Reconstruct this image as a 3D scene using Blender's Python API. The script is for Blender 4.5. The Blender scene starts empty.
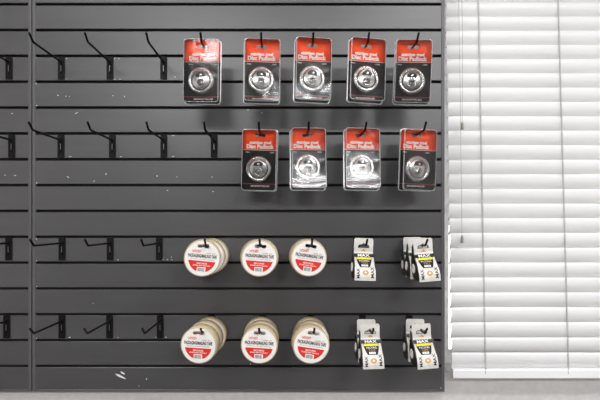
import bpy, bmesh, math, random
from math import sin, cos, pi, radians
from mathutils import Vector, Matrix

random.seed(7)
SC = bpy.context.scene
COL = SC.collection

# ------------------------------------------------------------------ camera, light, exposure
S = 340.0                      # wall pixels per metre
ZC = 1.16                      # height of the frame centre on the wall
D = 1.75                       # camera distance from the slat wall
VX, VY = 285.0, 203.0          # where the view axis meets the wall (pixels)
def WX(px): return (px - 300.0) / S
def WZ(py): return ZC + (200.0 - py) / S

cam = bpy.data.cameras.new('camera')
camo = bpy.data.objects.new('camera', cam); COL.objects.link(camo)
camo.location = (WX(VX), -D, WZ(VY)); camo.rotation_euler = (pi / 2, 0, 0)
cam.sensor_width = 36.0; cam.lens = 36.0 * D * S / 600.0
cam.shift_x = (300 - VX) / 600.0; cam.shift_y = (VY - 200) / 600.0
cam.clip_start = 0.02
SC.camera = camo

w = bpy.data.worlds.new('world'); SC.world = w; w.use_nodes = True
bg = w.node_tree.nodes['Background']
bg.inputs[0].default_value = (0.97, 0.985, 1.0, 1); bg.inputs[1].default_value = 0.6

def area(name, loc, rot, sx, sy, power, col=(0.985, 0.985, 1.0)):
    l = bpy.data.lights.new(name, 'AREA'); l.shape = 'RECTANGLE'; l.size = sx; l.size_y = sy
    l.energy = power; l.color = col
    o = bpy.data.objects.new(name, l); COL.objects.link(o); o.location = loc; o.rotation_euler = rot
    return o
area('ceiling_or_fill_light', (-0.75, -0.90, 2.60), (0, 0, 0), 1.2, 0.3, 24)
area('ceiling_or_fill_light', (-0.9, -4.6, 2.60), (0, 0, 0), 1.2, 0.6, 120)
area('ceiling_or_fill_light', (1.2, -4.6, 2.60), (0, 0, 0), 1.2, 0.6, 120)
area('ceiling_or_fill_light', (1.2, -1.6, 2.60), (0, 0, 0), 1.2, 0.3, 36)  # unseen lamp added near the window to brighten the blind
sun = bpy.data.lights.new('sun', 'SUN'); sun.energy = 22.0; sun.angle = radians(1.5)
suno = bpy.data.objects.new('sun', sun); COL.objects.link(suno)      # high sun over the pale forecourt outside the window
suno.rotation_euler = Vector((0.35, 0.06, -1.0)).to_track_quat('-Z', 'Y').to_euler()

SC.view_settings.view_transform = 'Standard'; SC.view_settings.look = 'None'
SC.view_settings.gamma = 1.0; SC.view_settings.use_curve_mapping = False
SC.view_settings.exposure = 0.0
SC.cycles.use_denoising = True
SC.cycles.transparent_max_bounces = 24
SC.cycles.max_bounces = 12

# ------------------------------------------------------------------ materials
def lin(c):
    return tuple((v / 12.92 if v <= 0.04045 else ((v + 0.055) / 1.055) ** 2.4) for v in (x / 255.0 for x in c))
def mat(name, rgb, rough=0.5, metal=0.0, noise=0.0, nscale=40.0, bump=0.0, bscale=200.0, spec=0.5, coat=0.0, stretch=None):
    m = bpy.data.materials.new(name); m.use_nodes = True
    nt = m.node_tree; b = nt.nodes['Principled BSDF']
    c = lin(rgb)
    b.inputs['Base Color'].default_value = (*c, 1)
    b.inputs['Roughness'].default_value = rough; b.inputs['Metallic'].default_value = metal
    b.inputs['Specular IOR Level'].default_value = spec
    b.inputs['Coat Weight'].default_value = coat
    tc = nt.nodes.new('ShaderNodeTexCoord'); vec = tc.outputs['Object']
    if stretch:
        mp = nt.nodes.new('ShaderNodeMapping'); mp.inputs['Scale'].default_value = stretch
        nt.links.new(vec, mp.inputs[0]); vec = mp.outputs[0]
    if noise:
        n = nt.nodes.new('ShaderNodeTexNoise'); n.inputs['Scale'].default_value = nscale; n.inputs['Detail'].default_value = 6
        nt.links.new(vec, n.inputs['Vector'])
        r = nt.nodes.new('ShaderNodeMapRange'); r.inputs['From Min'].default_value = 0.3; r.inputs['From Max'].default_value = 0.7
        r.inputs['To Min'].default_value = 1 - noise; r.inputs['To Max'].default_value = 1 + noise
        nt.links.new(n.outputs['Fac'], r.inputs['Value'])
        mx = nt.nodes.new('ShaderNodeMix'); mx.data_type = 'RGBA'; mx.blend_type = 'MULTIPLY'; mx.inputs['Factor'].default_value = 1
        mx.inputs['A'].default_value = (*c, 1); nt.links.new(r.outputs[0], mx.inputs['B'])
        nt.links.new(mx.outputs['Result'], b.inputs['Base Color'])
    if bump:
        n2 = nt.nodes.new('ShaderNodeTexNoise'); n2.inputs['Scale'].default_value = bscale; n2.inputs['Detail'].default_value = 3
        nt.links.new(vec, n2.inputs['Vector'])
        bp = nt.nodes.new('ShaderNodeBump'); bp.inputs['Strength'].default_value = bump; bp.inputs['Distance'].default_value = 0.002
        nt.links.new(n2.outputs['Fac'], bp.inputs['Height']); nt.links.new(bp.outputs[0], b.inputs['Normal'])
    return m

M = {}
M['slat'] = mat('charcoal_laminate', (63, 62, 63), 0.34, noise=0.10, nscale=9, bump=0.05, bscale=60, stretch=(0.35, 1, 3), spec=1.0)
M['groove'] = mat('dark_groove_board', (22, 21, 22), 0.8)  # near-black board behind the open grooves
M['trim'] = mat('charcoal_trim', (86, 85, 87), 0.38, noise=0.08, nscale=12, stretch=(3, 1, 0.3))
M['chip'] = mat('chipped_white', (225, 224, 222), 0.8)
M['wall'] = mat('orange_peel_paint', (212, 209, 207), 0.75, noise=0.05, nscale=55, bump=0.75, bscale=110)
M['far_wall'] = mat('grey_far_wall', (84, 83, 84), 0.7, noise=0.05, nscale=12)
M['concrete'] = mat('pale_concrete', (205, 203, 198), 0.9, noise=0.06, nscale=3)
M['ceiling'] = mat('ceiling_paint', (235, 235, 233), 0.9, bump=0.2, bscale=90)
M['floor'] = mat('grey_vinyl', (96, 94, 92), 0.5, noise=0.1, nscale=14)
M['black_steel'] = mat('black_powder_coat', (9, 8, 8), 0.5, spec=0.2, bump=0.1, bscale=400)
M['steel'] = mat('steel_and_rib_glint', (150, 148, 145), 0.35, metal=1.0)  # blade metal; also colours the glint painted on the hook ribs
M['orange'] = mat('orange_print', (255, 78, 8), 0.6, spec=0.2, noise=0.04)
M['card_black'] = mat('black_card', (20, 19, 20), 0.6, spec=0.3, noise=0.06)
M['red_line'] = mat('dark_red_print', (150, 38, 24), 0.5)
M['white_print'] = mat('white_print', (245, 243, 240), 0.5)
M['card_back'] = mat('grey_card', (190, 188, 184), 0.7)
M['inox'] = mat('stainless', (196, 194, 190), 0.22, metal=1.0, noise=0.05, nscale=30, bump=0.06, bscale=300)
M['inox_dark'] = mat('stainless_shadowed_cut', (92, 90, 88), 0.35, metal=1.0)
M['keyway'] = mat('keyway_black', (12, 12, 12), 0.5)
M['tape'] = mat('cream_tape', (194, 177, 146), 0.32, noise=0.06, nscale=20, stretch=(1, 40, 1), bump=0.05)
M['core'] = mat('cardboard_core', (110, 84, 52), 0.85, noise=0.08)
M['label'] = mat('white_label', (240, 236, 230), 0.42, noise=0.02)
M['label_red'] = mat('red_label', (222, 42, 30), 0.42)
M['navy'] = mat('navy_print', (38, 36, 52), 0.5)
M['grey_print'] = mat('grey_print', (130, 126, 124), 0.5)
M['black_plastic'] = mat('black_plastic', (20, 20, 20), 0.35, bump=0.05)
M['wrap'] = mat('white_wrapper', (214, 211, 205), 0.36, noise=0.08, nscale=70, bump=0.5, bscale=90)
M['yellow'] = mat('yellow_print', (236, 214, 22), 0.45)
M['gold'] = mat('gold_print', (200, 150, 62), 0.45, noise=0.12, nscale=300)
M['vinyl_frame'] = mat('white_vinyl', (238, 238, 238), 0.4)
M['cord'] = mat('pale_cord', (176, 174, 172), 0.8)
M['cord_dark'] = mat('ladder_cord', (138, 136, 135), 0.8)
M['tassel'] = mat('beige_tassel', (150, 146, 134), 0.5)

def clear_mat(name, frost, rough, bump, bscale, facing=0.10):
    m = bpy.data.materials.new(name); m.use_nodes = True; nt = m.node_tree
    for n in list(nt.nodes): nt.nodes.remove(n)
    out = nt.nodes.new('ShaderNodeOutputMaterial')
    tr = nt.nodes.new('ShaderNodeBsdfTransparent'); tr.inputs[0].default_value = (0.96, 0.97, 0.97, 1)
    gl = nt.nodes.new('ShaderNodeBsdfGlossy'); gl.inputs['Roughness'].default_value = rough
    df = nt.nodes.new('ShaderNodeBsdfDiffuse'); df.inputs[0].default_value = (0.75, 0.75, 0.75, 1)
    fr = nt.nodes.new('ShaderNodeFresnel'); fr.inputs['IOR'].default_value = 1.5
    ad = nt.nodes.new('ShaderNodeMath'); ad.operation = 'ADD'; ad.use_clamp = True; ad.inputs[1].default_value = facing - 0.04
    nt.links.new(fr.outputs[0], ad.inputs[0])
    a = nt.nodes.new('ShaderNodeMixShader'); a.inputs[0].default_value = frost
    nt.links.new(tr.outputs[0], a.inputs[1]); nt.links.new(df.outputs[0], a.inputs[2])
    mx = nt.nodes.new('ShaderNodeMixShader')
    nt.links.new(ad.outputs[0], mx.inputs[0]); nt.links.new(a.outputs[0], mx.inputs[1]); nt.links.new(gl.outputs[0], mx.inputs[2])
    if bump:
        tc = nt.nodes.new('ShaderNodeTexCoord')
        oi = nt.nodes.new('ShaderNodeObjectInfo')
        av = nt.nodes.new('ShaderNodeVectorMath'); av.operation = 'ADD'
        nt.links.new(tc.outputs['Object'], av.inputs[0]); nt.links.new(oi.outputs['Random'], av.inputs[1])
        n = nt.nodes.new('ShaderNodeTexNoise'); n.inputs['Scale'].default_value = bscale; n.inputs['Detail'].default_value = 2
        nt.links.new(av.outputs[0], n.inputs['Vector'])
        bp = nt.nodes.new('ShaderNodeBump'); bp.inputs['Strength'].default_value = bump; bp.inputs['Distance'].default_value = 0.01
        nt.links.new(n.outputs['Fac'], bp.inputs['Height'])
        nt.links.new(bp.outputs[0], gl.inputs['Normal']); nt.links.new(bp.outputs[0], fr.inputs['Normal'])
    nt.links.new(mx.outputs[0], out.inputs[0])
    return m
M['clear'] = clear_mat('clear_blister', 0.0, 0.13, 0.18, 16, facing=0.04)
M['clear_rim'] = clear_mat('clear_blister_rim', 0.30, 0.25, 0.0, 1, facing=0.16)
M['glass'] = clear_mat('window_glass', 0.0, 0.0, 0.0, 1, facing=0.04)

def slat_mat():
    m = bpy.data.materials.new('white_blind_vinyl'); m.use_nodes = True; nt = m.node_tree
    b = nt.nodes['Principled BSDF']
    b.inputs['Base Color'].default_value = (0.86, 0.86, 0.855, 1); b.inputs['Roughness'].default_value = 0.38
    t = nt.nodes.new('ShaderNodeBsdfTranslucent'); t.inputs[0].default_value = (0.9, 0.9, 0.9, 1)
    mx = nt.nodes.new('ShaderNodeMixShader'); mx.inputs[0].default_value = 0.09
    nt.links.new(b.outputs[0], mx.inputs[1]); nt.links.new(t.outputs[0], mx.inputs[2])
    nt.links.new(mx.outputs[0], nt.nodes['Material Output'].inputs[0])
    return m
M['blind'] = slat_mat()

# ------------------------------------------------------------------ mesh helpers
_tc = {}
def text_geo(s, bold=0.0):
    key = (s, bold)
    if key in _tc: return _tc[key]
    cu = bpy.data.curves.new('lettering', 'FONT'); cu.body = s; cu.align_x = 'CENTER'; cu.align_y = 'CENTER'; cu.size = 1.0
    cu.offset = bold; cu.resolution_u = 2
    o = bpy.data.objects.new('lettering', cu); COL.objects.link(o)
    dg = bpy.context.evaluated_depsgraph_get(); dg.update()
    me = o.evaluated_get(dg).to_mesh()
    vs = [v.co.copy() for v in me.vertices]; fs = [tuple(p.vertices) for p in me.polygons]
    o.evaluated_get(dg).to_mesh_clear()
    bpy.data.objects.remove(o); bpy.data.curves.remove(cu)
    x0 = min(v.x for v in vs); x1 = max(v.x for v in vs); y0 = min(v.y for v in vs); y1 = max(v.y for v in vs)
    vs = [((v.x - (x0 + x1) / 2) / (x1 - x0), (v.y - (y0 + y1) / 2) / (y1 - y0)) for v in vs]
    _tc[key] = (vs, fs)
    return _tc[key]

class MB:
    def __init__(self): self.v = []; self.f = []; self.m = []; self.sm = []; self.mats = []
    def mi(self, m):
        if m not in self.mats: self.mats.append(m)
        return self.mats.index(m)
    def add(self, vs, fs, m, smooth=False):
        b = len(self.v); k = self.mi(m)
        self.v += [tuple(v) for v in vs]
        for f in fs:
            self.f.append(tuple(i + b for i in f)); self.m.append(k); self.sm.append(smooth)
    def box(self, x0, x1, y0, y1, z0, z1, m):
        vs = [(x, y, z) for x in (x0, x1) for y in (y0, y1) for z in (z0, z1)]
        self.add(vs, [(0, 1, 3, 2), (4, 6, 7, 5), (0, 4, 5, 1), (2, 3, 7, 6), (0, 2, 6, 4), (1, 5, 7, 3)], m)
    def prism_x(self, poly, x0, x1, m, smooth=False):       # poly in (y, z)
        n = len(poly)
        vs = [(x0, y, z) for y, z in poly] + [(x1, y, z) for y, z in poly]
        fs = [tuple(range(n)), tuple(range(2 * n - 1, n - 1, -1))]
        self.add(vs, fs, m)
        self.add(vs, [(i, i + n, (i + 1) % n + n, (i + 1) % n) for i in range(n)], m, smooth)
    def plate(self, outer, holes, y0, y1, m, side=None):    # loops in (x, z); a flat plate facing -y
        bm = bmesh.new(); es = []; loops = []
        for lp in [outer] + holes:
            vv = [bm.verts.new((x, y0, z)) for x, z in lp]; loops.append(vv)
            es += [bm.edges.new((vv[i], vv[(i + 1) % len(vv)])) for i in range(len(vv))]
        bmesh.ops.triangle_fill(bm, use_beauty=True, use_dissolve=False, edges=es)
        bm.verts.index_update()
        vs = [v.co.copy() for v in bm.verts]; fs = [[v.index for v in f.verts] for f in bm.faces]
        bm.free()
        def up(f):
            a, b, c = (vs[i] for i in f[:3]); return (b - a).cross(c - a).y < 0
        fs = [f if up(f) else f[::-1] for f in fs]
        self.add(vs, fs, m)
        if y1 is not None and y1 != y0:
            self.add([(v.x, y1, v.z) for v in vs], [f[::-1] for f in fs], side or m)
            for lp in [outer] + holes:
                n = len(lp)
                self.add([(x, y0, z) for x, z in lp] + [(x, y1, z) for x, z in lp],
                         [(i, (i + 1) % n, (i + 1) % n + n, i + n) for i in range(n)], side or m)
    def loft(self, rings, m, smooth=True, cap0=False, cap1=False):
        n = len(rings[0]); vs = [p for r in rings for p in r]; fs = []
        for k in range(len(rings) - 1):
            for i in range(n):
                j = (i + 1) % n; fs.append((k * n + i, k * n + j, (k + 1) * n + j, (k + 1) * n + i))
        self.add(vs, fs, m, smooth)
        if cap0: self.add(rings[0], [tuple(range(n))[::-1]], m)
        if cap1: self.add(rings[-1], [tuple(range(n))], m)
    def lathe_y(self, prof, m, cx=0, cz=0, n=40, smooth=True):  # prof = [(r, y)...] about an axis along y
        rings = [[(cx + r * cos(2 * pi * i / n), y, cz + r * sin(2 * pi * i / n)) for i in range(n)] for r, y in prof]
        self.loft(rings, m, smooth)
    def lathe_x(self, prof, m, cy=0, cz=0, n=32, smooth=True):
        rings = [[(x, cy + r * cos(2 * pi * i / n), cz + r * sin(2 * pi * i / n)) for i in range(n)] for r, x in prof]
        self.loft(rings, m, smooth)
    def tube(self, pts, r, m, n=10):
        pts = [Vector(p) for p in pts]; rings = []; a = None
        for i, p in enumerate(pts):
            d = (pts[min(i + 1, len(pts) - 1)] - pts[max(i - 1, 0)]).normalized()
            if a is None: a = d.orthogonal().normalized()
            a = (a - d * a.dot(d)).normalized(); b = d.cross(a)
            rings.append([tuple(p + (a * cos(2 * pi * k / n) + b * sin(2 * pi * k / n)) * r) for k in range(n)])
        self.loft(rings, m, True, True, True)
    def text(self, s, fn, m, bold=0.0, w=1.0, h=1.0, cx=0, cz=0, rot=0):  # fn maps (x, z) to a point
        vs, fs = text_geo(s, bold); c, q = cos(rot), sin(rot)
        out = []
        for x, z in vs:
            x, z = x * w, z * h
            out.append(fn(cx + x * c - z * q, cz + x * q + z * c))
        self.add(out, fs, m)
    def build(self, name, parent=None):
        me = bpy.data.meshes.new(name); me.from_pydata(self.v, [], self.f)
        for m in self.mats: me.materials.append(M[m])
        me.polygons.foreach_set('material_index', self.m); me.polygons.foreach_set('use_smooth', self.sm)
        me.update()
        o = bpy.data.objects.new(name, me); COL.objects.link(o)
        if parent: o.parent = parent
        return o

def rrect(x0, x1, z0, z1, r, n=5):
    out = []
    for cx, cz, a in ((x1 - r, z1 - r, 0), (x0 + r, z1 - r, 90), (x0 + r, z0 + r, 180), (x1 - r, z0 + r, 270)):
        for i in range(n + 1):
            t = radians(a + 90 * i / n); out.append((cx + r * cos(t), cz + r * sin(t)))
    return out
def circ(cx, cz, r, n=40, a0=0, a1=360):
    full = a1 - a0 == 360
    k = n if full else n + 1
    return [(cx + r * cos(radians(a0 + (a1 - a0) * i / n)), cz + r * sin(radians(a0 + (a1 - a0) * i / n))) for i in range(k)]

def empty(name, loc=(0, 0, 0)):
    o = bpy.data.objects.new(name, None); o.empty_display_size = 0.03; COL.objects.link(o); o.location = loc; return o
def tag(o, label=None, cat=None, group=None, kind=None):
    if label: o['label'] = label
    if cat: o['category'] = cat
    if group: o['group'] = group
    if kind: o['kind'] = kind
    return o
def copy_tree(o, parent=None):
    c = o.copy(); COL.objects.link(c); c.parent = parent
    for ch in list(o.children): copy_tree(ch, c)
    return c

# ------------------------------------------------------------------ the room
WALL_Y = 0.0225
OX0, OX1 = WX(447), WX(676)          # window opening
OZ0, OZ1 = WZ(374), WZ(-75)
H = 2.65
RX, RY = 2.6, -5.0
b = MB()
b.plate([(-RX, 0), (RX, 0), (RX, H), (-RX, H)], [[(OX0, OZ0), (OX1, OZ0), (OX1, OZ1), (OX0, OZ1)]], WALL_Y, 0.17, 'wall')
tag(b.build('wall_back'), kind='structure')
b = MB(); b.box(-RX - 0.1, -RX, RY, 0.17, 0, H, 'wall'); tag(b.build('wall_left'), kind='structure')
b = MB(); b.box(RX, RX + 0.1, RY, 0.17, 0, H, 'wall'); tag(b.build('wall_right'), kind='structure')
b = MB(); b.box(-RX, RX, RY - 0.1, RY, 0, H, 'far_wall'); tag(b.build('wall_front'), kind='structure')
b = MB(); b.box(-RX, RX, RY, 0.17, -0.1, 0, 'floor'); tag(b.build('floor'), kind='structure')
b = MB(); b.box(-RX, RX, RY, 0.17, H, H + 0.1, 'ceiling'); tag(b.build('ceiling'), kind='structure')
b = MB(); b.box(-14, 14, 0.18, 30, -0.3, -0.05, 'concrete'); tag(b.build('ground'), kind='structure')
win = tag(empty('window_1', ((OX0 + OX1) / 2, 0.13, OZ0)), kind='structure')
hw = (OX1 - OX0) / 2; hh = OZ1 - OZ0
b = MB(); fw = 0.035
b.box(-hw, -hw + fw, -0.02, 0.03, 0, hh, 'vinyl_frame'); b.box(hw - fw, hw, -0.02, 0.03, 0, hh, 'vinyl_frame')
b.box(-hw + fw, hw - fw, -0.02, 0.03, 0, fw, 'vinyl_frame'); b.box(-hw + fw, hw - fw, -0.02, 0.03, hh - fw, hh, 'vinyl_frame')
b.box(-0.02, 0.02, -0.015, 0.025, fw, hh - fw, 'vinyl_frame')
b.build('window_frame', win)
b = MB(); b.box(-hw + fw, -0.02, 0.003, 0.008, fw, hh - fw, 'glass'); b.box(0.02, hw - fw, 0.003, 0.008, fw, hh - fw, 'glass')
b.build('window_pane', win)

# ------------------------------------------------------------------ slat wall panels
PITCH = 25.86 / S
GROOVES = [4.2 + 25.86 * i for i in range(-2, 15)]
def slat_panel(px0, px1, trims, label, chips):
    x0, x1 = WX(px0), WX(px1)
    root = empty('slatwall', ((x0 + x1) / 2, 0, WZ(391.7)))
    tag(root, label, 'slat wall panel')
    def L(x, y, z): return (x - root.location.x, y, z - root.location.z)
    ox, oz = root.location.x, root.location.z
    bx0 = x0 + (3.3 / S if trims[0] else 0); bx1 = x1 - (3.3 / S if trims[1] else 0)
    b = MB(); hg = 0.0036
    zs = [WZ(g) for g in GROOVES]
    top = WZ(-62); bot = WZ(389.4)
    edges = [top] + [v for z in zs for v in (z + hg, z - hg)] + [bot]
    for i in range(0, len(edges), 2):
        za, zb = edges[i], edges[i + 1]
        c = 0.0011; t = 0.004 if i > 0 else 0; u = 0.004 if i + 2 < len(edges) else 0
        za -= oz; zb -= oz
        poly = [(0, zb + c), (c, zb), (0.006, zb), (0.006, zb + u), (0.012, zb + u), (0.012, za - t), (0.006, za - t), (0.006, za), (c, za), (0, za - c)]
        b.prism_x(poly[::-1], bx0 - ox, bx1 - ox, 'slat')
    for px, py, ww, hh_, a in chips:
        cx, cz = WX(px) - ox, WZ(py) - oz
        n = 7; lp = []
        for k in range(n):
            t = 2 * pi * k / n; r = random.uniform(0.6, 1.1)
            x, z = ww / S / 2 * r * cos(t), hh_ / S / 2 * r * sin(t)
            lp.append((cx + x * cos(a) - z * sin(a), cz + x * sin(a) + z * cos(a)))
        b.plate(lp, [], -0.00025, 0.0002, 'chip')
    b.build('slat_boards', root)
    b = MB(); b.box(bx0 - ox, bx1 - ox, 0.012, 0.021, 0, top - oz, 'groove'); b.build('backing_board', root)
    for k, on in enumerate(trims):
        if not on: continue
        xa, xb = (x0, bx0) if k == 0 else (bx1, x1)
        b = MB()
        e = 0.0012
        lp = [(xa - ox, 0.021), (xa - ox, -0.0008 + e), (xa - ox + e, -0.0008), (xb - ox - e, -0.0008), (xb - ox, -0.0008 + e), (xb - ox, 0.021)]
        n = len(lp); z0, z1 = 0, top - oz
        b.add([(x, y, z0) for x, y in lp] + [(x, y, z1) for x, y in lp], [(i, (i + 1) % n, (i + 1) % n + n, i + n) for i in range(n)] + [tuple(range(n))[::-1], tuple(range(n, 2 * n))], 'trim')
        b.build('edge_trim', root)
    b = MB()
    b.prism_x([(0.012, 0), (-0.0008, 0), (-0.0008, bot - oz - 0.0008), (0.0, bot - oz), (0.012, bot - oz)][::-1], bx0 - ox, bx1 - ox, 'trim')
    b.build('bottom_trim', root)
    return root

chips = []
for px, py, ww, hh_, a in ((66.5, 58.5, 1.6, 1.2, 0.6), (114.5, 58.2, 2.0, 0.9, 0), (119, 58.6, 1.4, 0.7, 0), (66.3, 79, .8, .8, 0), (115, 79.2, 1.8, .7, 0), (120, 79.3, 1.4, .8, 0),
        (58, 95.3, 2.2, .7, 0), (66, 96.2, 1.6, .8, 0), (69.5, 96.5, 1, .7, 0), (113, 95.7, 1.4, .7, 0), (124.6, 96.5, 1, 1.3, 0),
        (70, 156.6, 3.6, .8, 0), (121, 156.6, 3.2, .8, 0), (173, 156.4, 3.0, .7, 0), (173, 135, 4, .8, 0), (12, 113.4, 3.2, .7, 0.1), (76.5, 113, 5.0, .6, 0.4),
        (5, 175.2, 3, .7, 0.1), (15, 175.4, 3, .8, -0.2), (68, 177, 3.2, .8, -0.6), (106, 174, 1.4, 2.4, -0.3), (157, 176, 2.4, 1.5, -0.5), (167.5, 190.5, 2.4, .8, 0), (177, 177, 1.2, .9, 0), (212, 177, 2.2, .8, 0), (213, 191.5, 2.4, .7, 0), (94, 181, 2.6, .6, 0.6),
        (118, 259.8, 1.4, 1, 0), (163, 259.6, 1.6, .8, 0), (167.5, 259.6, 1.6, .8, 0), (172, 259.6, 1.4, .9, 0),
        (69.5, 337.3, 2.2, 1.2, 0.4), (118, 337.4, 1.2, .8, 0), (156, 337.2, 1.2, .9, 0), (166, 337.2, 1.8, .8, 0), (93, 303.4, 1.2, .7, 0),
        (120.2, 376.4, 12.5, 2.6, -0.42), (122.6, 372.9, 7.5, 1.9, -0.6), (146.5, 379, 1.4, 1.6, 0), (139, 386, 1.6, .9, 0.2),
        (250.5, 364.0, 1.0, 1.4, 0), (357, 190.6, 2.6, 1.0, 0), (175, 77, 1.2, 1, 0), (248, 110, 1.2, 1.0, 0), (262, 113, 1.0, 1, 0), (171.5, 257, 1.2, 1.0, 0),
        (36.4, 237.5, 1.2, 1.6, 0), (36.4, 262.6, 1.0, 1.2, 0), (36.6, 288, 1.0, 1.2, 0), (36.6, 339.5, 1.4, 1.0, 0), (36.6, 107.6, 1.4, 1.6, 0), (36.6, 185, 1.4, 1.6, 0), (36.2, 56.4, 1, 1, 0), (36.2, 82.4, 1.2, 1, 0), (440.8, 388, 2, 1, 0)):
    # marks sit on a slat face, never over the open groove
    for g in GROOVES:
        if abs(py - g) < 2.1: py = g + (2.1 if py >= g else -2.1)
    chips.append((px, py, ww, hh_, a))
slat_panel(32.2, 444.6, (True, True), 'wide charcoal slat wall panel left of the window blind, with all the merchandise', [c for c in chips if c[0] > 33])
slat_panel(-70, 31.4, (False, True), 'charcoal slat wall panel at the far left edge, beyond the vertical seam', [c for c in chips if c[0] < 28])

# ------------------------------------------------------------------ hooks
ARM, RISE, TIPE, TIPH = 0.196, 0.0062, 0.025, 0.0165
ARM_PY = (62.4, 140.4, 243.2, 320.8)
ROW_TOP = (57.0, 135.0, 237.6, 315.4)
ARM_DZ = -5.4 / S
def make_hook():
    root = empty('slatwall_hook')
    b = MB()
    zt = 0.0
    lp = rrect(-0.0098, 0.0098, -0.0665, zt, 0.0025, 3)
    b.plate(lp, [], -0.0035, -0.0012, 'black_steel')
    b.prism_x([(-0.0035, -0.001), (-0.0012, -0.001), (-0.0012, -0.004)], -0.009, 0.009, 'black_steel')
    b.box(-0.0085, 0.0085, -0.003, 0.009, -0.0018, 0.0006, 'black_steel')     # lip that sits in the groove
    b.box(-0.0085, 0.0085, 0.0068, 0.0088, 0.0006, 0.0045, 'black_steel')
    b.build('backplate', root)
    b = MB()
    b.loft([[(x * q, y, -0.036 + z * q) for x, z in rrect(-0.0024, 0.0024, -0.013, 0.013, 0.0022, 4)] for q, y in ((1.2, -0.0034), (1.0, -0.0052), (0.7, -0.0058))], 'black_steel', True, False, True)
    b.loft([[(0.0002 + x, y, -0.034 + z) for x, z in rrect(-0.0007, 0.0007, -0.009, 0.008, 0.0006, 3)] for y in (-0.0056, -0.0063)], 'steel', True, False, True)  # bright strip laid on the rib as a painted glint
    tag(b.build('stamped_rib', root), 'raised rib with a painted bright glint')
    b = MB()
    z0 = ARM_DZ
    pts = [(0, -0.003, z0), (0, -0.02, z0 + 0.0006)]
    pts += [(0, -ARM * t, z0 + RISE * t) for t in (0.3, 0.6, 0.9, 0.96)]
    pts += [(0, -ARM - 0.003, z0 + RISE + 0.0008), (0, -ARM - 0.007, z0 + RISE + 0.0035), (0, -ARM - TIPE, z0 + RISE + TIPH)]
    b.tube(pts, 0.0029, 'black_steel', 10)
    e = Vector((0, -ARM - TIPE, z0 + RISE + TIPH))
    b.lathe_x([(0.0, -0.0033), (0.0024, -0.0022), (0.0033, 0), (0.0024, 0.0022), (0.0, 0.0033)], 'black_steel', e.y, e.z, 10)
    b.box(-0.0055, 0.0055, -0.007, -0.003, z0 - 0.0055, z0 + 0.0055, 'black_steel')
    b.build('prong', root)
    return root
HOOK0 = make_hook(); _hook_used = False
def put_hook(px, row, label, group):
    global _hook_used
    h = copy_tree(HOOK0) if _hook_used else HOOK0
    _hook_used = True
    h.location = (WX(px), 0, WZ(ROW_TOP[row]))
    tag(h, label, 'hook', group)
    return h
def wire_at(px, row, d):            # centre of the wire at depth d in front of the wall
    return Vector((WX(px), -d, WZ(ROW_TOP[row]) + ARM_DZ + RISE * d / ARM))

ORD = ('first', 'second', 'third', 'fourth', 'fifth')
ROWN = ('top row', 'second row', 'third row', 'bottom row')
for row, px in enumerate((9.3, 12.0, 9.0, 7.0)):
    put_hook(px, row, 'empty black hook at the far left edge beyond the panel seam, %s' % ROWN[row], 'empty black slat wall hooks')
EMPTY = ((61.6, 110.2, 163.8), (61.2, 112.6, 164.0, 214.2), (62.3, 110.4, 159.4), (62.2, 109.8, 160.4))
for row, xs in enumerate(EMPTY):
    for i, px in enumerate(xs):
        put_hook(px, row, 'empty black hook in the %s, %s to the right of the vertical seam' % (ROWN[row], ORD[i]), 'empty black slat wall hooks')

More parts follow.
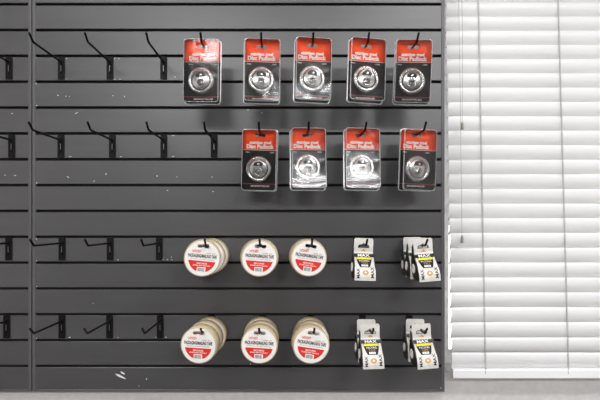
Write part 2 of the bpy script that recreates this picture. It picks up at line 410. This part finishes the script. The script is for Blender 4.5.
# ------------------------------------------------------------------ padlock packages
PW, PT, PB = 0.0495, 0.0158, -0.1555        # half width, top, bottom (hole at 0)
SLOT = [(-0.0145, 0.0015), (-0.0145, -0.0035), (-0.0125, -0.0055), (-0.005, -0.0055), (-0.003, -0.0035), (0.003, -0.0035), (0.005, -0.0055), (0.0125, -0.0055), (0.0145, -0.0035), (0.0145, 0.0015), (0.0125, 0.0035), (0.004, 0.0035), (0.0, 0.006), (-0.004, 0.0035), (-0.0125, 0.0035)]
def make_pack():
    root = empty('padlock_package')
    # printed card
    b = MB()
    zs = -0.0412; cw = PW - 0.0028; r = 0.006
    top = [(cw, zs), (cw, PT - 0.0028 - r)] + [(cw - r + r * cos(radians(a)), PT - 0.0028 - r + r * sin(radians(a))) for a in (20, 45, 70, 90)] + \
          [(-cw + r + r * cos(radians(a)), PT - 0.0028 - r + r * sin(radians(a))) for a in (90, 110, 135, 160, 180)] + [(-cw, zs)]
    b.plate(top, [SLOT], -0.0016, -0.0004, 'orange', 'card_back')
    low = [(-cw, zs), (-cw, PB + 0.0028 + r)] + [(-cw + r + r * cos(radians(a)), PB + 0.0028 + r + r * sin(radians(a))) for a in (200, 225, 250, 270)] + \
          [(cw - r + r * cos(radians(a)), PB + 0.0028 + r + r * sin(radians(a))) for a in (270, 290, 315, 340, 360)] + [(cw, zs)]
    b.plate(low, [], -0.0016, -0.0004, 'card_black', 'card_back')
    f = lambda x, z: (x, -0.0019, z)
    b.text('stainless steel', f, 'white_print', 0.035, 0.060, 0.0090, 0.0, -0.0205)
    b.text('Disc Padlock', f, 'white_print', 0.045, 0.076, 0.0122, 0.0, -0.0318)
    b.plate([(-cw, -0.0420), (cw, -0.0420), (cw, -0.0412), (-cw, -0.0412)], [], -0.0018, None, 'white_print')
    b.text('70mm', f, 'white_print', 0.01, 0.011, 0.0034, -0.034, -0.0475)
    b.text('2 KEYS', f, 'white_print', 0.01, 0.012, 0.0034, 0.033, -0.0475)
    b.plate([(-cw, -0.1355), (cw, -0.1355), (cw, -0.1335), (-cw, -0.1335)], [], -0.0018, None, 'red_line')
    b.text('HIGH SECURITY DISC LOCK', f, 'white_print', 0.02, 0.052, 0.0042, 0.002, -0.1405)
    b.build('printed_card', root)
    # clear shell: flange, walls and front sheet
    b = MB()
    o0 = rrect(-PW, PW, PB, PT, 0.009); o1 = rrect(-PW + 0.003, PW - 0.003, PB + 0.003, PT - 0.003, 0.007)
    f0 = rrect(-PW + 0.0024, PW - 0.0024, PB + 0.0030, PT - 0.0024, 0.008)
    f1 = rrect(-PW + 0.0036, PW - 0.0036, PB + 0.0042, PT - 0.0036, 0.008)
    YF = -0.031
    b.loft([[(x, -0.0022, z) for x, z in o1], [(x, YF + 0.0015, z) for x, z in f0], [(x, YF, z) for x, z in f1]], 'clear', True)
    b.plate(f1, [SLOT], YF, None, 'clear')
    b.build('blister_shell', root)
    b = MB()
    b.loft([[(x, 0.0006, z) for x, z in o1], [(x, 0.0006, z) for x, z in o0], [(x, -0.0022, z) for x, z in o0], [(x, -0.0030, z) for x, z in o1]], 'clear_rim', False)
    g0 = rrect(-PW + 0.0020, PW - 0.0020, PB + 0.0026, PT - 0.0020, 0.008); g1 = rrect(-PW + 0.0044, PW - 0.0044, PB + 0.0050, PT - 0.0044, 0.0075)
    b.loft([[(x, YF + 0.002, z) for x, z in g0], [(x, YF - 0.0006, z) for x, z in f1], [(x, YF + 0.0002, z) for x, z in g1]], 'clear_rim', True)
    b.build('blister_rim', root)
    # padlock
    cx, cz, R = -0.002, -0.0935, 0.0355
    b = MB()
    b.lathe_y([(0.0, -0.003), (R - 0.004, -0.003), (R - 0.001, -0.005), (R, -0.009), (R, -0.017), (R - 0.001, -0.0205), (R - 0.0035, -0.0228), (R - 0.006, -0.0232),
               (R - 0.0075, -0.0222), (R - 0.009, -0.0222), (R - 0.0105, -0.0245), (R - 0.013, -0.0255), (0.006, -0.0262), (0.0, -0.0262)], 'inox', cx, cz, 48)
    lock = b.build('padlock', root)
    b = MB()                                            # opening of the lock with the shackle across it
    op = [(cx + 0.013 * cos(radians(a)), cz + 0.0115 + 0.010 * sin(radians(a))) for a in range(-20, 201, 20)]
    b.plate(op, [], -0.0268, -0.0255, 'keyway')
    b.build('shackle_opening', lock)
    b = MB()
    pts = [(cx + 0.0085 * cos(radians(a)) + 0.001, -0.0275, cz + 0.0105 + 0.0085 * sin(radians(a))) for a in range(160, -30, -15)]
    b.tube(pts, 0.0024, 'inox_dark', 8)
    b.lathe_y([(0.0045, -0.0262), (0.0042, -0.0295), (0.0030, -0.0300), (0.0, -0.0300)], 'inox', cx + 0.001, cz + 0.0125, 16)
    b.build('shackle', lock)
    b = MB()
    kz = cz - 0.0075
    b.lathe_y([(0.0118, -0.0258), (0.0112, -0.0274), (0.0098, -0.0278), (0.0086, -0.0268), (0.0078, -0.0266), (0.0072, -0.0276), (0.0, -0.0278)], 'inox', cx, kz, 28)
    b.lathe_y([(0.0090, -0.02695), (0.0083, -0.02695)], 'keyway', cx, kz, 28)
    b.plate(rrect(cx - 0.0010, cx + 0.0010, kz - 0.0045, kz + 0.0050, 0.0006, 2), [], -0.0282, -0.0276, 'keyway')
    b.build('key_cylinder', lock)
    return root
PACK0 = make_pack(); _pu = False
#  hole pixel x, row, depth, roll, yaw, pitch, label bits
PACKS = ((203.6, 0, .160, 1.0, -4, 1), (262.0, 0, .158, 0.6, 5, -2), (312.4, 0, .166, 1.6, 7, -3), (366.0, 0, .162, 2.6, 8, -3), (413.2, 0, .156, 2.2, -6, 2),
         (260.6, 1, .112, 1.6, -3, 3), (307.2, 1, .108, 0.4, 6, -8), (360.8, 1, .108, 1.0, 4, -7.5), (416.6, 1, .110, 1.8, 11, 1))
PLABEL = ('leftmost padlock package of the top row, matte dark card behind its disc lock',
          'second padlock package from the left in the top row, orange header over disc padlock',
          'middle padlock package of the top row, clear blister with orange header',
          'fourth padlock package from the left in the top row, between two others',
          'rightmost padlock package of the top row, beside the window blind',
          'leftmost padlock package of the second row, right of the last empty hook there',
          'second padlock package from the left in the lower padlock row, above the third tape stack',
          'third padlock package from the left in the lower padlock row',
          'rightmost padlock package of the lower padlock row, beside the window blind')
cnt = [0, 0]
def base_px(px, d): return VX + (px - VX) * (D - d) / D
for (px, row, d, roll, yaw, pitch), lab in zip(PACKS, PLABEL):
    bp = base_px(px, d)
    put_hook(bp, row, 'black hook in the %s holding the %s padlock package from the left' % (ROWN[row], ORD[cnt[row]]), 'loaded slat wall hooks')
    cnt[row] += 1
    p = copy_tree(PACK0) if _pu else PACK0
    _pu = True
    wp = wire_at(bp, row, d)
    p.location = wp + Vector((0, 0, -0.0005))
    p.rotation_euler = (radians(pitch), radians(roll), radians(yaw))
    tag(p, lab, 'padlock', 'disc padlock packages')

# ------------------------------------------------------------------ tape rolls
TR, TW, TC = 0.0490, 0.0445, 0.0395
TS = [(x * 1.05, z) for x, z in SLOT]
def make_tape():
    root = empty('tape_roll')                       # origin at the slot, roll centre 0.035 below
    cz = -0.0342
    b = MB()
    b.lathe_y([(TC + 0.003, 0.0012), (TR - 0.0012, 0.0), (TR, 0.0012), (TR, TW - 0.0012), (TR - 0.0012, TW), (TC + 0.003, TW), ], 'tape', 0, cz, 56)
    b.build('tape_winding', root)
    b = MB()
    b.lathe_y([(TC + 0.003, 0.001), (TC, 0.001), (TC, TW - 0.001), (TC + 0.003, TW - 0.001)], 'core', 0, cz, 48, False)
    b.build('cardboard_core', root)
    b = MB()
    y0 = -0.0012; R = TR - 0.0030
    b.plate([(x, z) for x, z in circ(0, cz, R, 56)], [TS], y0, -0.0002, 'label')
    def seg(r, z_cut, m, y, n=30):
        a = math.degrees(math.asin(z_cut / r)); lp = circ(0, cz, r, n, 180 - a, 360 + a)
        b.plate(lp, [], y, None, m)
    # red panel: a disc segment below the middle, flat at the foot
    r = R * 0.80; zc = -0.0065; zf = -0.0370
    lp = []
    a0 = math.degrees(math.asin(zc / r)); a1 = math.degrees(math.asin(-0.0345 / r))
    lp += [(r * cos(radians(180 - a0 + (a0 - a1) * -1 * 0 + t * ((a0 - a1)))) , cz + r * sin(radians(180 - a0 + t * (a0 - a1)))) for t in [i / 12 for i in range(13)]]
    lp += [(-x, z) for x, z in lp[::-1]]
    b.plate(lp, [], y0 - 0.0002, None, 'label_red')
    f = lambda x, z: (x, y0 - 0.0005, cz + z)
    b.text("LePAGE'S", f, 'label_red', 0.02, 0.024, 0.0052, -0.0165, 0.0205)
    b.plate([(-0.028, cz + 0.0160), (-0.006, cz + 0.0160), (-0.006, cz + 0.0168), (-0.028, cz + 0.0168)], [], y0 - 0.0003, None, 'label_red')
    b.text('CLEAR  2 IN', f, 'grey_print', 0.01, 0.024, 0.0032, 0.021, 0.0150)
    b.text('PACKAGING/MAILING TAPE', f, 'navy', 0.030, 0.076, 0.0095, 0.0, 0.0070)
    b.text('for home and office shipping', f, 'grey_print', 0.0, 0.062, 0.0034, 0.0, -0.0018)
    b.text('SECURES', f, 'white_print', 0.02, 0.028, 0.0040, 0.0, -0.0130)
    b.text('BOXES AND PARCELS', f, 'white_print', 0.015, 0.046, 0.0034, 0.0, -0.0187)
    b.plate(rrect(-0.0115, 0.0115, cz - 0.0362, cz - 0.0232, 0.0008, 2), [], y0 - 0.0004, None, 'white_print')
    x = -0.0095
    while x < 0.0092:
        wd = random.choice((0.0005, 0.0008, 0.0012))
        b.plate([(x, cz - 0.0345), (x + wd, cz - 0.0345), (x + wd, cz - 0.0248), (x, cz - 0.0248)], [], y0 - 0.0006, None, 'navy')
        x += wd + random.choice((0.0006, 0.0009))
    b.build('printed_label', root)
    return root
TAPE0 = make_tape(); _tu = False
TAPES = ((2, 203.6, .156, (6, 6, 8), 6, 'left'), (2, 260.6, .158, (5, 2, 6), 9, 'middle'), (2, 311.0, .152, (9, 4, 2), 8, 'right'),
         (3, 201.0, .176, (2, 5, 3), -8, 'left'), (3, 259.8, .176, (3, 0, 5), -2, 'middle'), (3, 313.6, .178, (10, 4, 6), 6, 'right'))
PLACE = ('front roll', 'middle roll', 'rearmost roll')
for row, px, d, rolls, yaw, col in TAPES:
    bp = base_px(px, d)
    if col == 'left': bp += 4.0 if row == 2 else 2.0
    put_hook(bp, row, 'black hook in the %s holding the %s stack of tape rolls' % (ROWN[row], col), 'loaded slat wall hooks')
    gap = (d - 0.006 - TW) / 2
    for k in range(3):
        t = copy_tree(TAPE0) if _tu else TAPE0
        _tu = True
        dd = d - k * gap
        t.location = wire_at(bp, row, dd) + Vector((-0.012 * (2 - k) / 2 if col == 'left' else 0, 0, -0.0022))
        t.rotation_euler = (radians((2, 1, 0)[k]), radians(rolls[k]), radians((yaw, yaw * 0.5, 0)[k]))
        tag(t, 'packaging tape roll, %s of the %s stack, %s' % (PLACE[k], col, ROWN[row]), 'tape roll', 'packaging tape rolls')

# ------------------------------------------------------------------ tape dispensers
PROF = [(0.0, -0.015), (-0.003, -0.022), (-0.010, -0.031), (-0.020, -0.0420), (-0.030, -0.0525), (-0.0375, -0.0610), (-0.041, -0.068), (-0.0425, -0.076), (-0.0420, -0.0880)]
CUM = [0.0]
for i in range(1, len(PROF)):
    CUM.append(CUM[-1] + math.hypot(PROF[i][0] - PROF[i - 1][0], PROF[i][1] - PROF[i - 1][1]))
def on_prof(x, s, off):
    s = max(0.0, min(CUM[-1] - 1e-6, s))
    for i in range(1, len(CUM)):
        if s <= CUM[i]: break
    t = (s - CUM[i - 1]) / (CUM[i] - CUM[i - 1])
    y = PROF[i - 1][0] + (PROF[i][0] - PROF[i - 1][0]) * t; z = PROF[i - 1][1] + (PROF[i][1] - PROF[i - 1][1]) * t
    ty, tz = PROF[i][0] - PROF[i - 1][0], PROF[i][1] - PROF[i - 1][1]; l = math.hypot(ty, tz)
    ny, nz = tz / l, -ty / l
    return (x, y + ny * off, z + nz * off)
def strip(b, s0, s1, wf, off, m, n=16):
    vs = []; fs = []
    for i in range(n + 1):
        s = s0 + (s1 - s0) * i / n; a, c = wf(i / n)
        vs += [on_prof(a, s, off), on_prof(c, s, off)]
    for i in range(n): fs.append((2 * i, 2 * i + 2, 2 * i + 3, 2 * i + 1))
    b.add(vs, fs, m)
DW = 0.0285
def make_dispenser():
    root = empty('tape_dispenser')
    b = MB()
    hole = [(-0.014, -0.004), (0.014, -0.004), (0.012, 0.0015), (0.005, 0.003), (0.0, 0.007), (-0.005, 0.003), (-0.012, 0.0015)]
    b.plate([(-0.0258, -0.015), (0.0258, -0.015), (0.0258, 0.017), (0.0228, 0.021), (-0.0228, 0.021), (-0.0258, 0.017)], [hole], -0.0006, 0.0006, 'wrap')
    b.plate([(-0.0160, -0.0053), (0.0160, -0.0053), (0.0135, 0.0026), (0.0052, 0.0042), (0.0, 0.0085), (-0.0052, 0.0042), (-0.0135, 0.0026)], [hole], -0.0008, None, 'navy')
    b.plate([(-0.0075, -0.0145), (0.0075, -0.0145), (0.0, -0.0075)], [], -0.0009, None, 'gold')
    strip(b, 0, CUM[-1], lambda t: (-0.0258 - 0.0022 * t, 0.0258 + 0.0022 * t), 0.0006, 'wrap')
    strip(b, 0, CUM[-1], lambda t: (0.0258 + 0.0022 * t, -0.0258 - 0.0022 * t), -0.0004, 'wrap')
    L = CUM[-1]
    strip(b, 0.006, 0.0175, lambda t: (-0.0262, 0.0262), 0.0009, 'black_plastic')
    strip(b, 0.0175, 0.051, lambda t: (-0.0205 + 0.008 * t ** 2, 0.0205 - 0.008 * t ** 2), 0.0009, 'black_plastic')
    strip(b, 0.0180, 0.0250, lambda t: (-0.0195, 0.0195), 0.0012, 'yellow')
    f = lambda x, z: on_prof(x, -z, 0.0013)
    b.text('MAX', f, 'white_print', 0.02, 0.032, 0.0080, 0, -0.0120)
    b.text('PACKING', f, 'white_print', 0.0, 0.027, 0.0060, 0, -0.0300)
    b.text('TAPE', f, 'gold', 0.0, 0.018, 0.0050, 0, -0.0375)
    strip(b, 0.0425, 0.0485, lambda t: (-0.0085, 0.0085), 0.0012, 'white_print')
    b.text('2 IN', f, 'navy', 0.01, 0.012, 0.0042, 0, -0.0455)
    b.text('MAX', f, 'black_plastic', 0.02, 0.030, 0.0085, 0.0190, L * -0.74, pi / 2)
    b.text('MAX', f, 'black_plastic', 0.02, 0.026, 0.0080, -0.0185, L * -0.78, pi / 2)
    b.add([on_prof(0.001 + 0.008 * cos(a) , L * 0.76 + 0.0065 * sin(a), 0.0011) for a in [2 * pi * i / 14 for i in range(14)]], [tuple(range(14))[::-1]], 'gold')
    b.add([on_prof(0.001 + 0.0035 * cos(a) , L * 0.76 + 0.0028 * sin(a), 0.0013) for a in [2 * pi * i / 10 for i in range(10)]], [tuple(range(10))[::-1]], 'wrap')
    b.build('printed_wrapper', root)
    side = [(-0.002, 0.000), (-0.005, -0.016), (-0.0135, -0.030), (-0.024, -0.043), (-0.035, -0.058), (-0.038, -0.070), (-0.0385, -0.0825), (-0.030, -0.086), (-0.008, -0.0870), (0.012, -0.0840), (0.0215, -0.073), (0.0255, -0.055), (0.021, -0.037), (0.012, -0.022), (0.008, 0.002)]
    cy, cz = 0.003, -0.0580
    for s in (-1, 1):
        b = MB()
        b.prism_x(side[::s], s * (DW - 0.0022), s * DW, 'black_plastic')
        b.build('side_plate', root)
    b = MB()
    b.lathe_x([(0.016, -DW + 0.003), (0.0255, -DW + 0.003), (0.0255, DW - 0.003), (0.016, DW - 0.003)], 'tape', cy, cz, 32, False)
    roll = b.build('tape_winding', root)
    b = MB()
    pr = [(0.0, DW + 0.0005), (0.0055, DW + 0.0005), (0.0062, DW + 0.0018), (0.0115, DW + 0.0018), (0.0125, DW + 0.0012), (0.0125, DW)]
    b.lathe_x([(r, -x) for r, x in pr] + pr[::-1], 'label', cy, cz, 28)
    tag(b.build('roll_hub', roll), 'white plastic hub')
    b = MB()
    b.prism_x([(-0.030, -0.0865), (-0.040, -0.0905), (-0.041, -0.0890), (-0.030, -0.0845)], -DW + 0.003, DW - 0.003, 'steel')
    b.build('cutter_blade', root)
    return root
DISP0 = make_dispenser(); _du = False
DISPS = ((2, 363.6, .150, 1, 0.068, 2, 2, 'left'), (2, 423.0, .172, 3, 0.066, -4, 4, 'right'), (3, 370.0, .160, 2, 0.075, -1, 3, 'left'), (3, 421.4, .158, 2, 0.078, -3, 5, 'right'))
DN = {1: ('alone',), 2: ('front one', 'rear one'), 3: ('front one', 'middle one', 'rearmost one')}
for row, px, d, n, gap, roll, yaw, col in DISPS:
    bp = base_px(px, d)
    put_hook(bp, row, 'black hook in the %s holding the %s-hand tape dispensers' % (ROWN[row], col), 'loaded slat wall hooks')
    for k in range(n):
        t = copy_tree(DISP0) if _du else DISP0
        _du = True
        t.location = wire_at(bp, row, d - k * gap) + Vector((0, 0, -0.0025))
        t.rotation_euler = (0, radians(roll * (1, -0.3, 0.2)[k]), radians(yaw * (1, 0.3, -0.2)[k]))
        tag(t, 'yellow-banded tape dispenser, %s on the %s-hand hook, %s' % (DN[n][k], col, ROWN[row]), 'tape dispenser', 'tape dispensers on hooks')

# ------------------------------------------------------------------ window blind
BX0, BX1 = WX(450), WX(674)
TOPZ, BOTZ = WZ(-60), WZ(371)
def blind_y(z):
    t = (z - WZ(371)) / (WZ(0) - WZ(371)); return -0.016 + 0.066 * t
root = empty('window_blind', ((BX0 + BX1) / 2, 0.02, BOTZ))
tag(root, 'white horizontal slat blind, closed, hanging in the window right of the slat wall', 'window blind')
ox, oy, oz = root.location
b = MB()
NS = 31
BP = 14.72 / S
for i in range(NS):
    zb = WZ(366.3 - 14.72 * i)                    # visible lower edge
    zc = zb + 0.0210; yc = blind_y(zc)
    tilt = radians(106 + random.uniform(-1.5, 1.5)); hl = 0.0252; crown = 0.0076; th = 0.0022
    up = Vector((0, cos(tilt), sin(tilt))); nn = Vector((0, -sin(tilt), cos(tilt)))
    fr, bk = [], []
    for k in range(9):
        t = -1 + k / 4
        p = Vector((0, yc, zc)) + up * (hl * t) + nn * (crown * (1 - t * t))
        fr.append(p); bk.append(p - nn * th)
    lp = [(p.y - oy, p.z - oz) for p in fr] + [(p.y - oy, p.z - oz) for p in bk[::-1]]
    j0, j1 = random.uniform(-0.0012, 0.0012), random.uniform(-0.001, 0.001)
    n = len(lp); xa, xb = BX0 - ox + j0, BX1 - ox + j1
    b.add([(xa, y, z) for y, z in lp] + [(xb, y, z) for y, z in lp],
          [(q, (q + 1) % n, (q + 1) % n + n, q + n) for q in range(n)], 'blind', True)
    for base, sgn in ((xa, 1), (xb, -1)):
        vs = [(base, y, z) for y, z in lp]
        fs = [(q, q + 1, n - 2 - q, n - 1 - q) for q in range(8)]
        b.add(vs, [f if sgn > 0 else f[::-1] for f in fs], 'blind')
b.build('slats', root)
b = MB()
zr = WZ(371.2); yr = blind_y(zr) - 0.002
lp = [(yr - 0.010, zr - 0.0135), (yr - 0.012, zr - 0.011), (yr - 0.012, zr + 0.010), (yr - 0.010, zr + 0.013), (yr + 0.010, zr + 0.013), (yr + 0.012, zr + 0.010), (yr + 0.012, zr - 0.011), (yr + 0.010, zr - 0.0135)]
b.prism_x([(y - oy, z - oz) for y, z in lp], BX0 - ox + 0.001, BX1 - ox, 'vinyl_frame')
b.build('bottom_rail', root)
b = MB()
yt = blind_y(TOPZ)
b.box(BX0 - ox, BX1 - ox, yt - oy - 0.028, yt - oy + 0.028, TOPZ - oz + 0.002, TOPZ - oz + 0.042, 'vinyl_frame')
b.build('head_rail', root)
for px in (481.8, 563.4, 645):
    for off, sgn in ((0.0, -1), (0.006, -1)):
        b = MB(); pts = []
        for i in range(0, NS):
            zb = WZ(366.3 - 14.72 * i)
            yc = blind_y(zb + 0.0225)
            pts.append((WX(px) - ox + off * 0.6, yc - 0.0118 - oy - 0.0035 + 0.002 * (off > 0), zb - oz))
        pts.append((WX(px) - ox, yt - oy - 0.010, TOPZ - oz + 0.004))
        pts.insert(0, (WX(px) - ox, yr - 0.0128 - oy, zr - oz))
        b.tube(pts, 0.0007 if off == 0 else 0.0005, 'cord_dark', 5)
        b.build('ladder_cord', root)
for px, pend in ((463.6, 126.5), (460.6, 239.0)):
    b = MB()
    x = WX(px) - ox; ye = -0.010 - oy if pend < 200 else -0.022 - oy
    ze = WZ(pend) - oz
    xe = WX(461.2 if pend < 200 else 459.8) - ox
    b.tube([(x, yt - 0.031 - oy, TOPZ - oz + 0.004), (x, (yt - 0.031 - oy + ye) / 2, (TOPZ - oz + ze) / 2), (xe, ye, ze)], 0.0007, 'cord', 5)
    c = b.build('pull_cord', root)
    b = MB()
    b.loft([[(xe + r * cos(2 * pi * k / 14), ye + r * sin(2 * pi * k / 14), ze + q) for k in range(14)] for r, q in ((0.0008, 0.012), (0.0030, 0.0105), (0.0042, 0.004), (0.0048, -0.009), (0.0042, -0.0105), (0.001, -0.0105))], 'tassel', True, True, True)
    tag(b.build('tassel', c), 'beige barrel tassel')
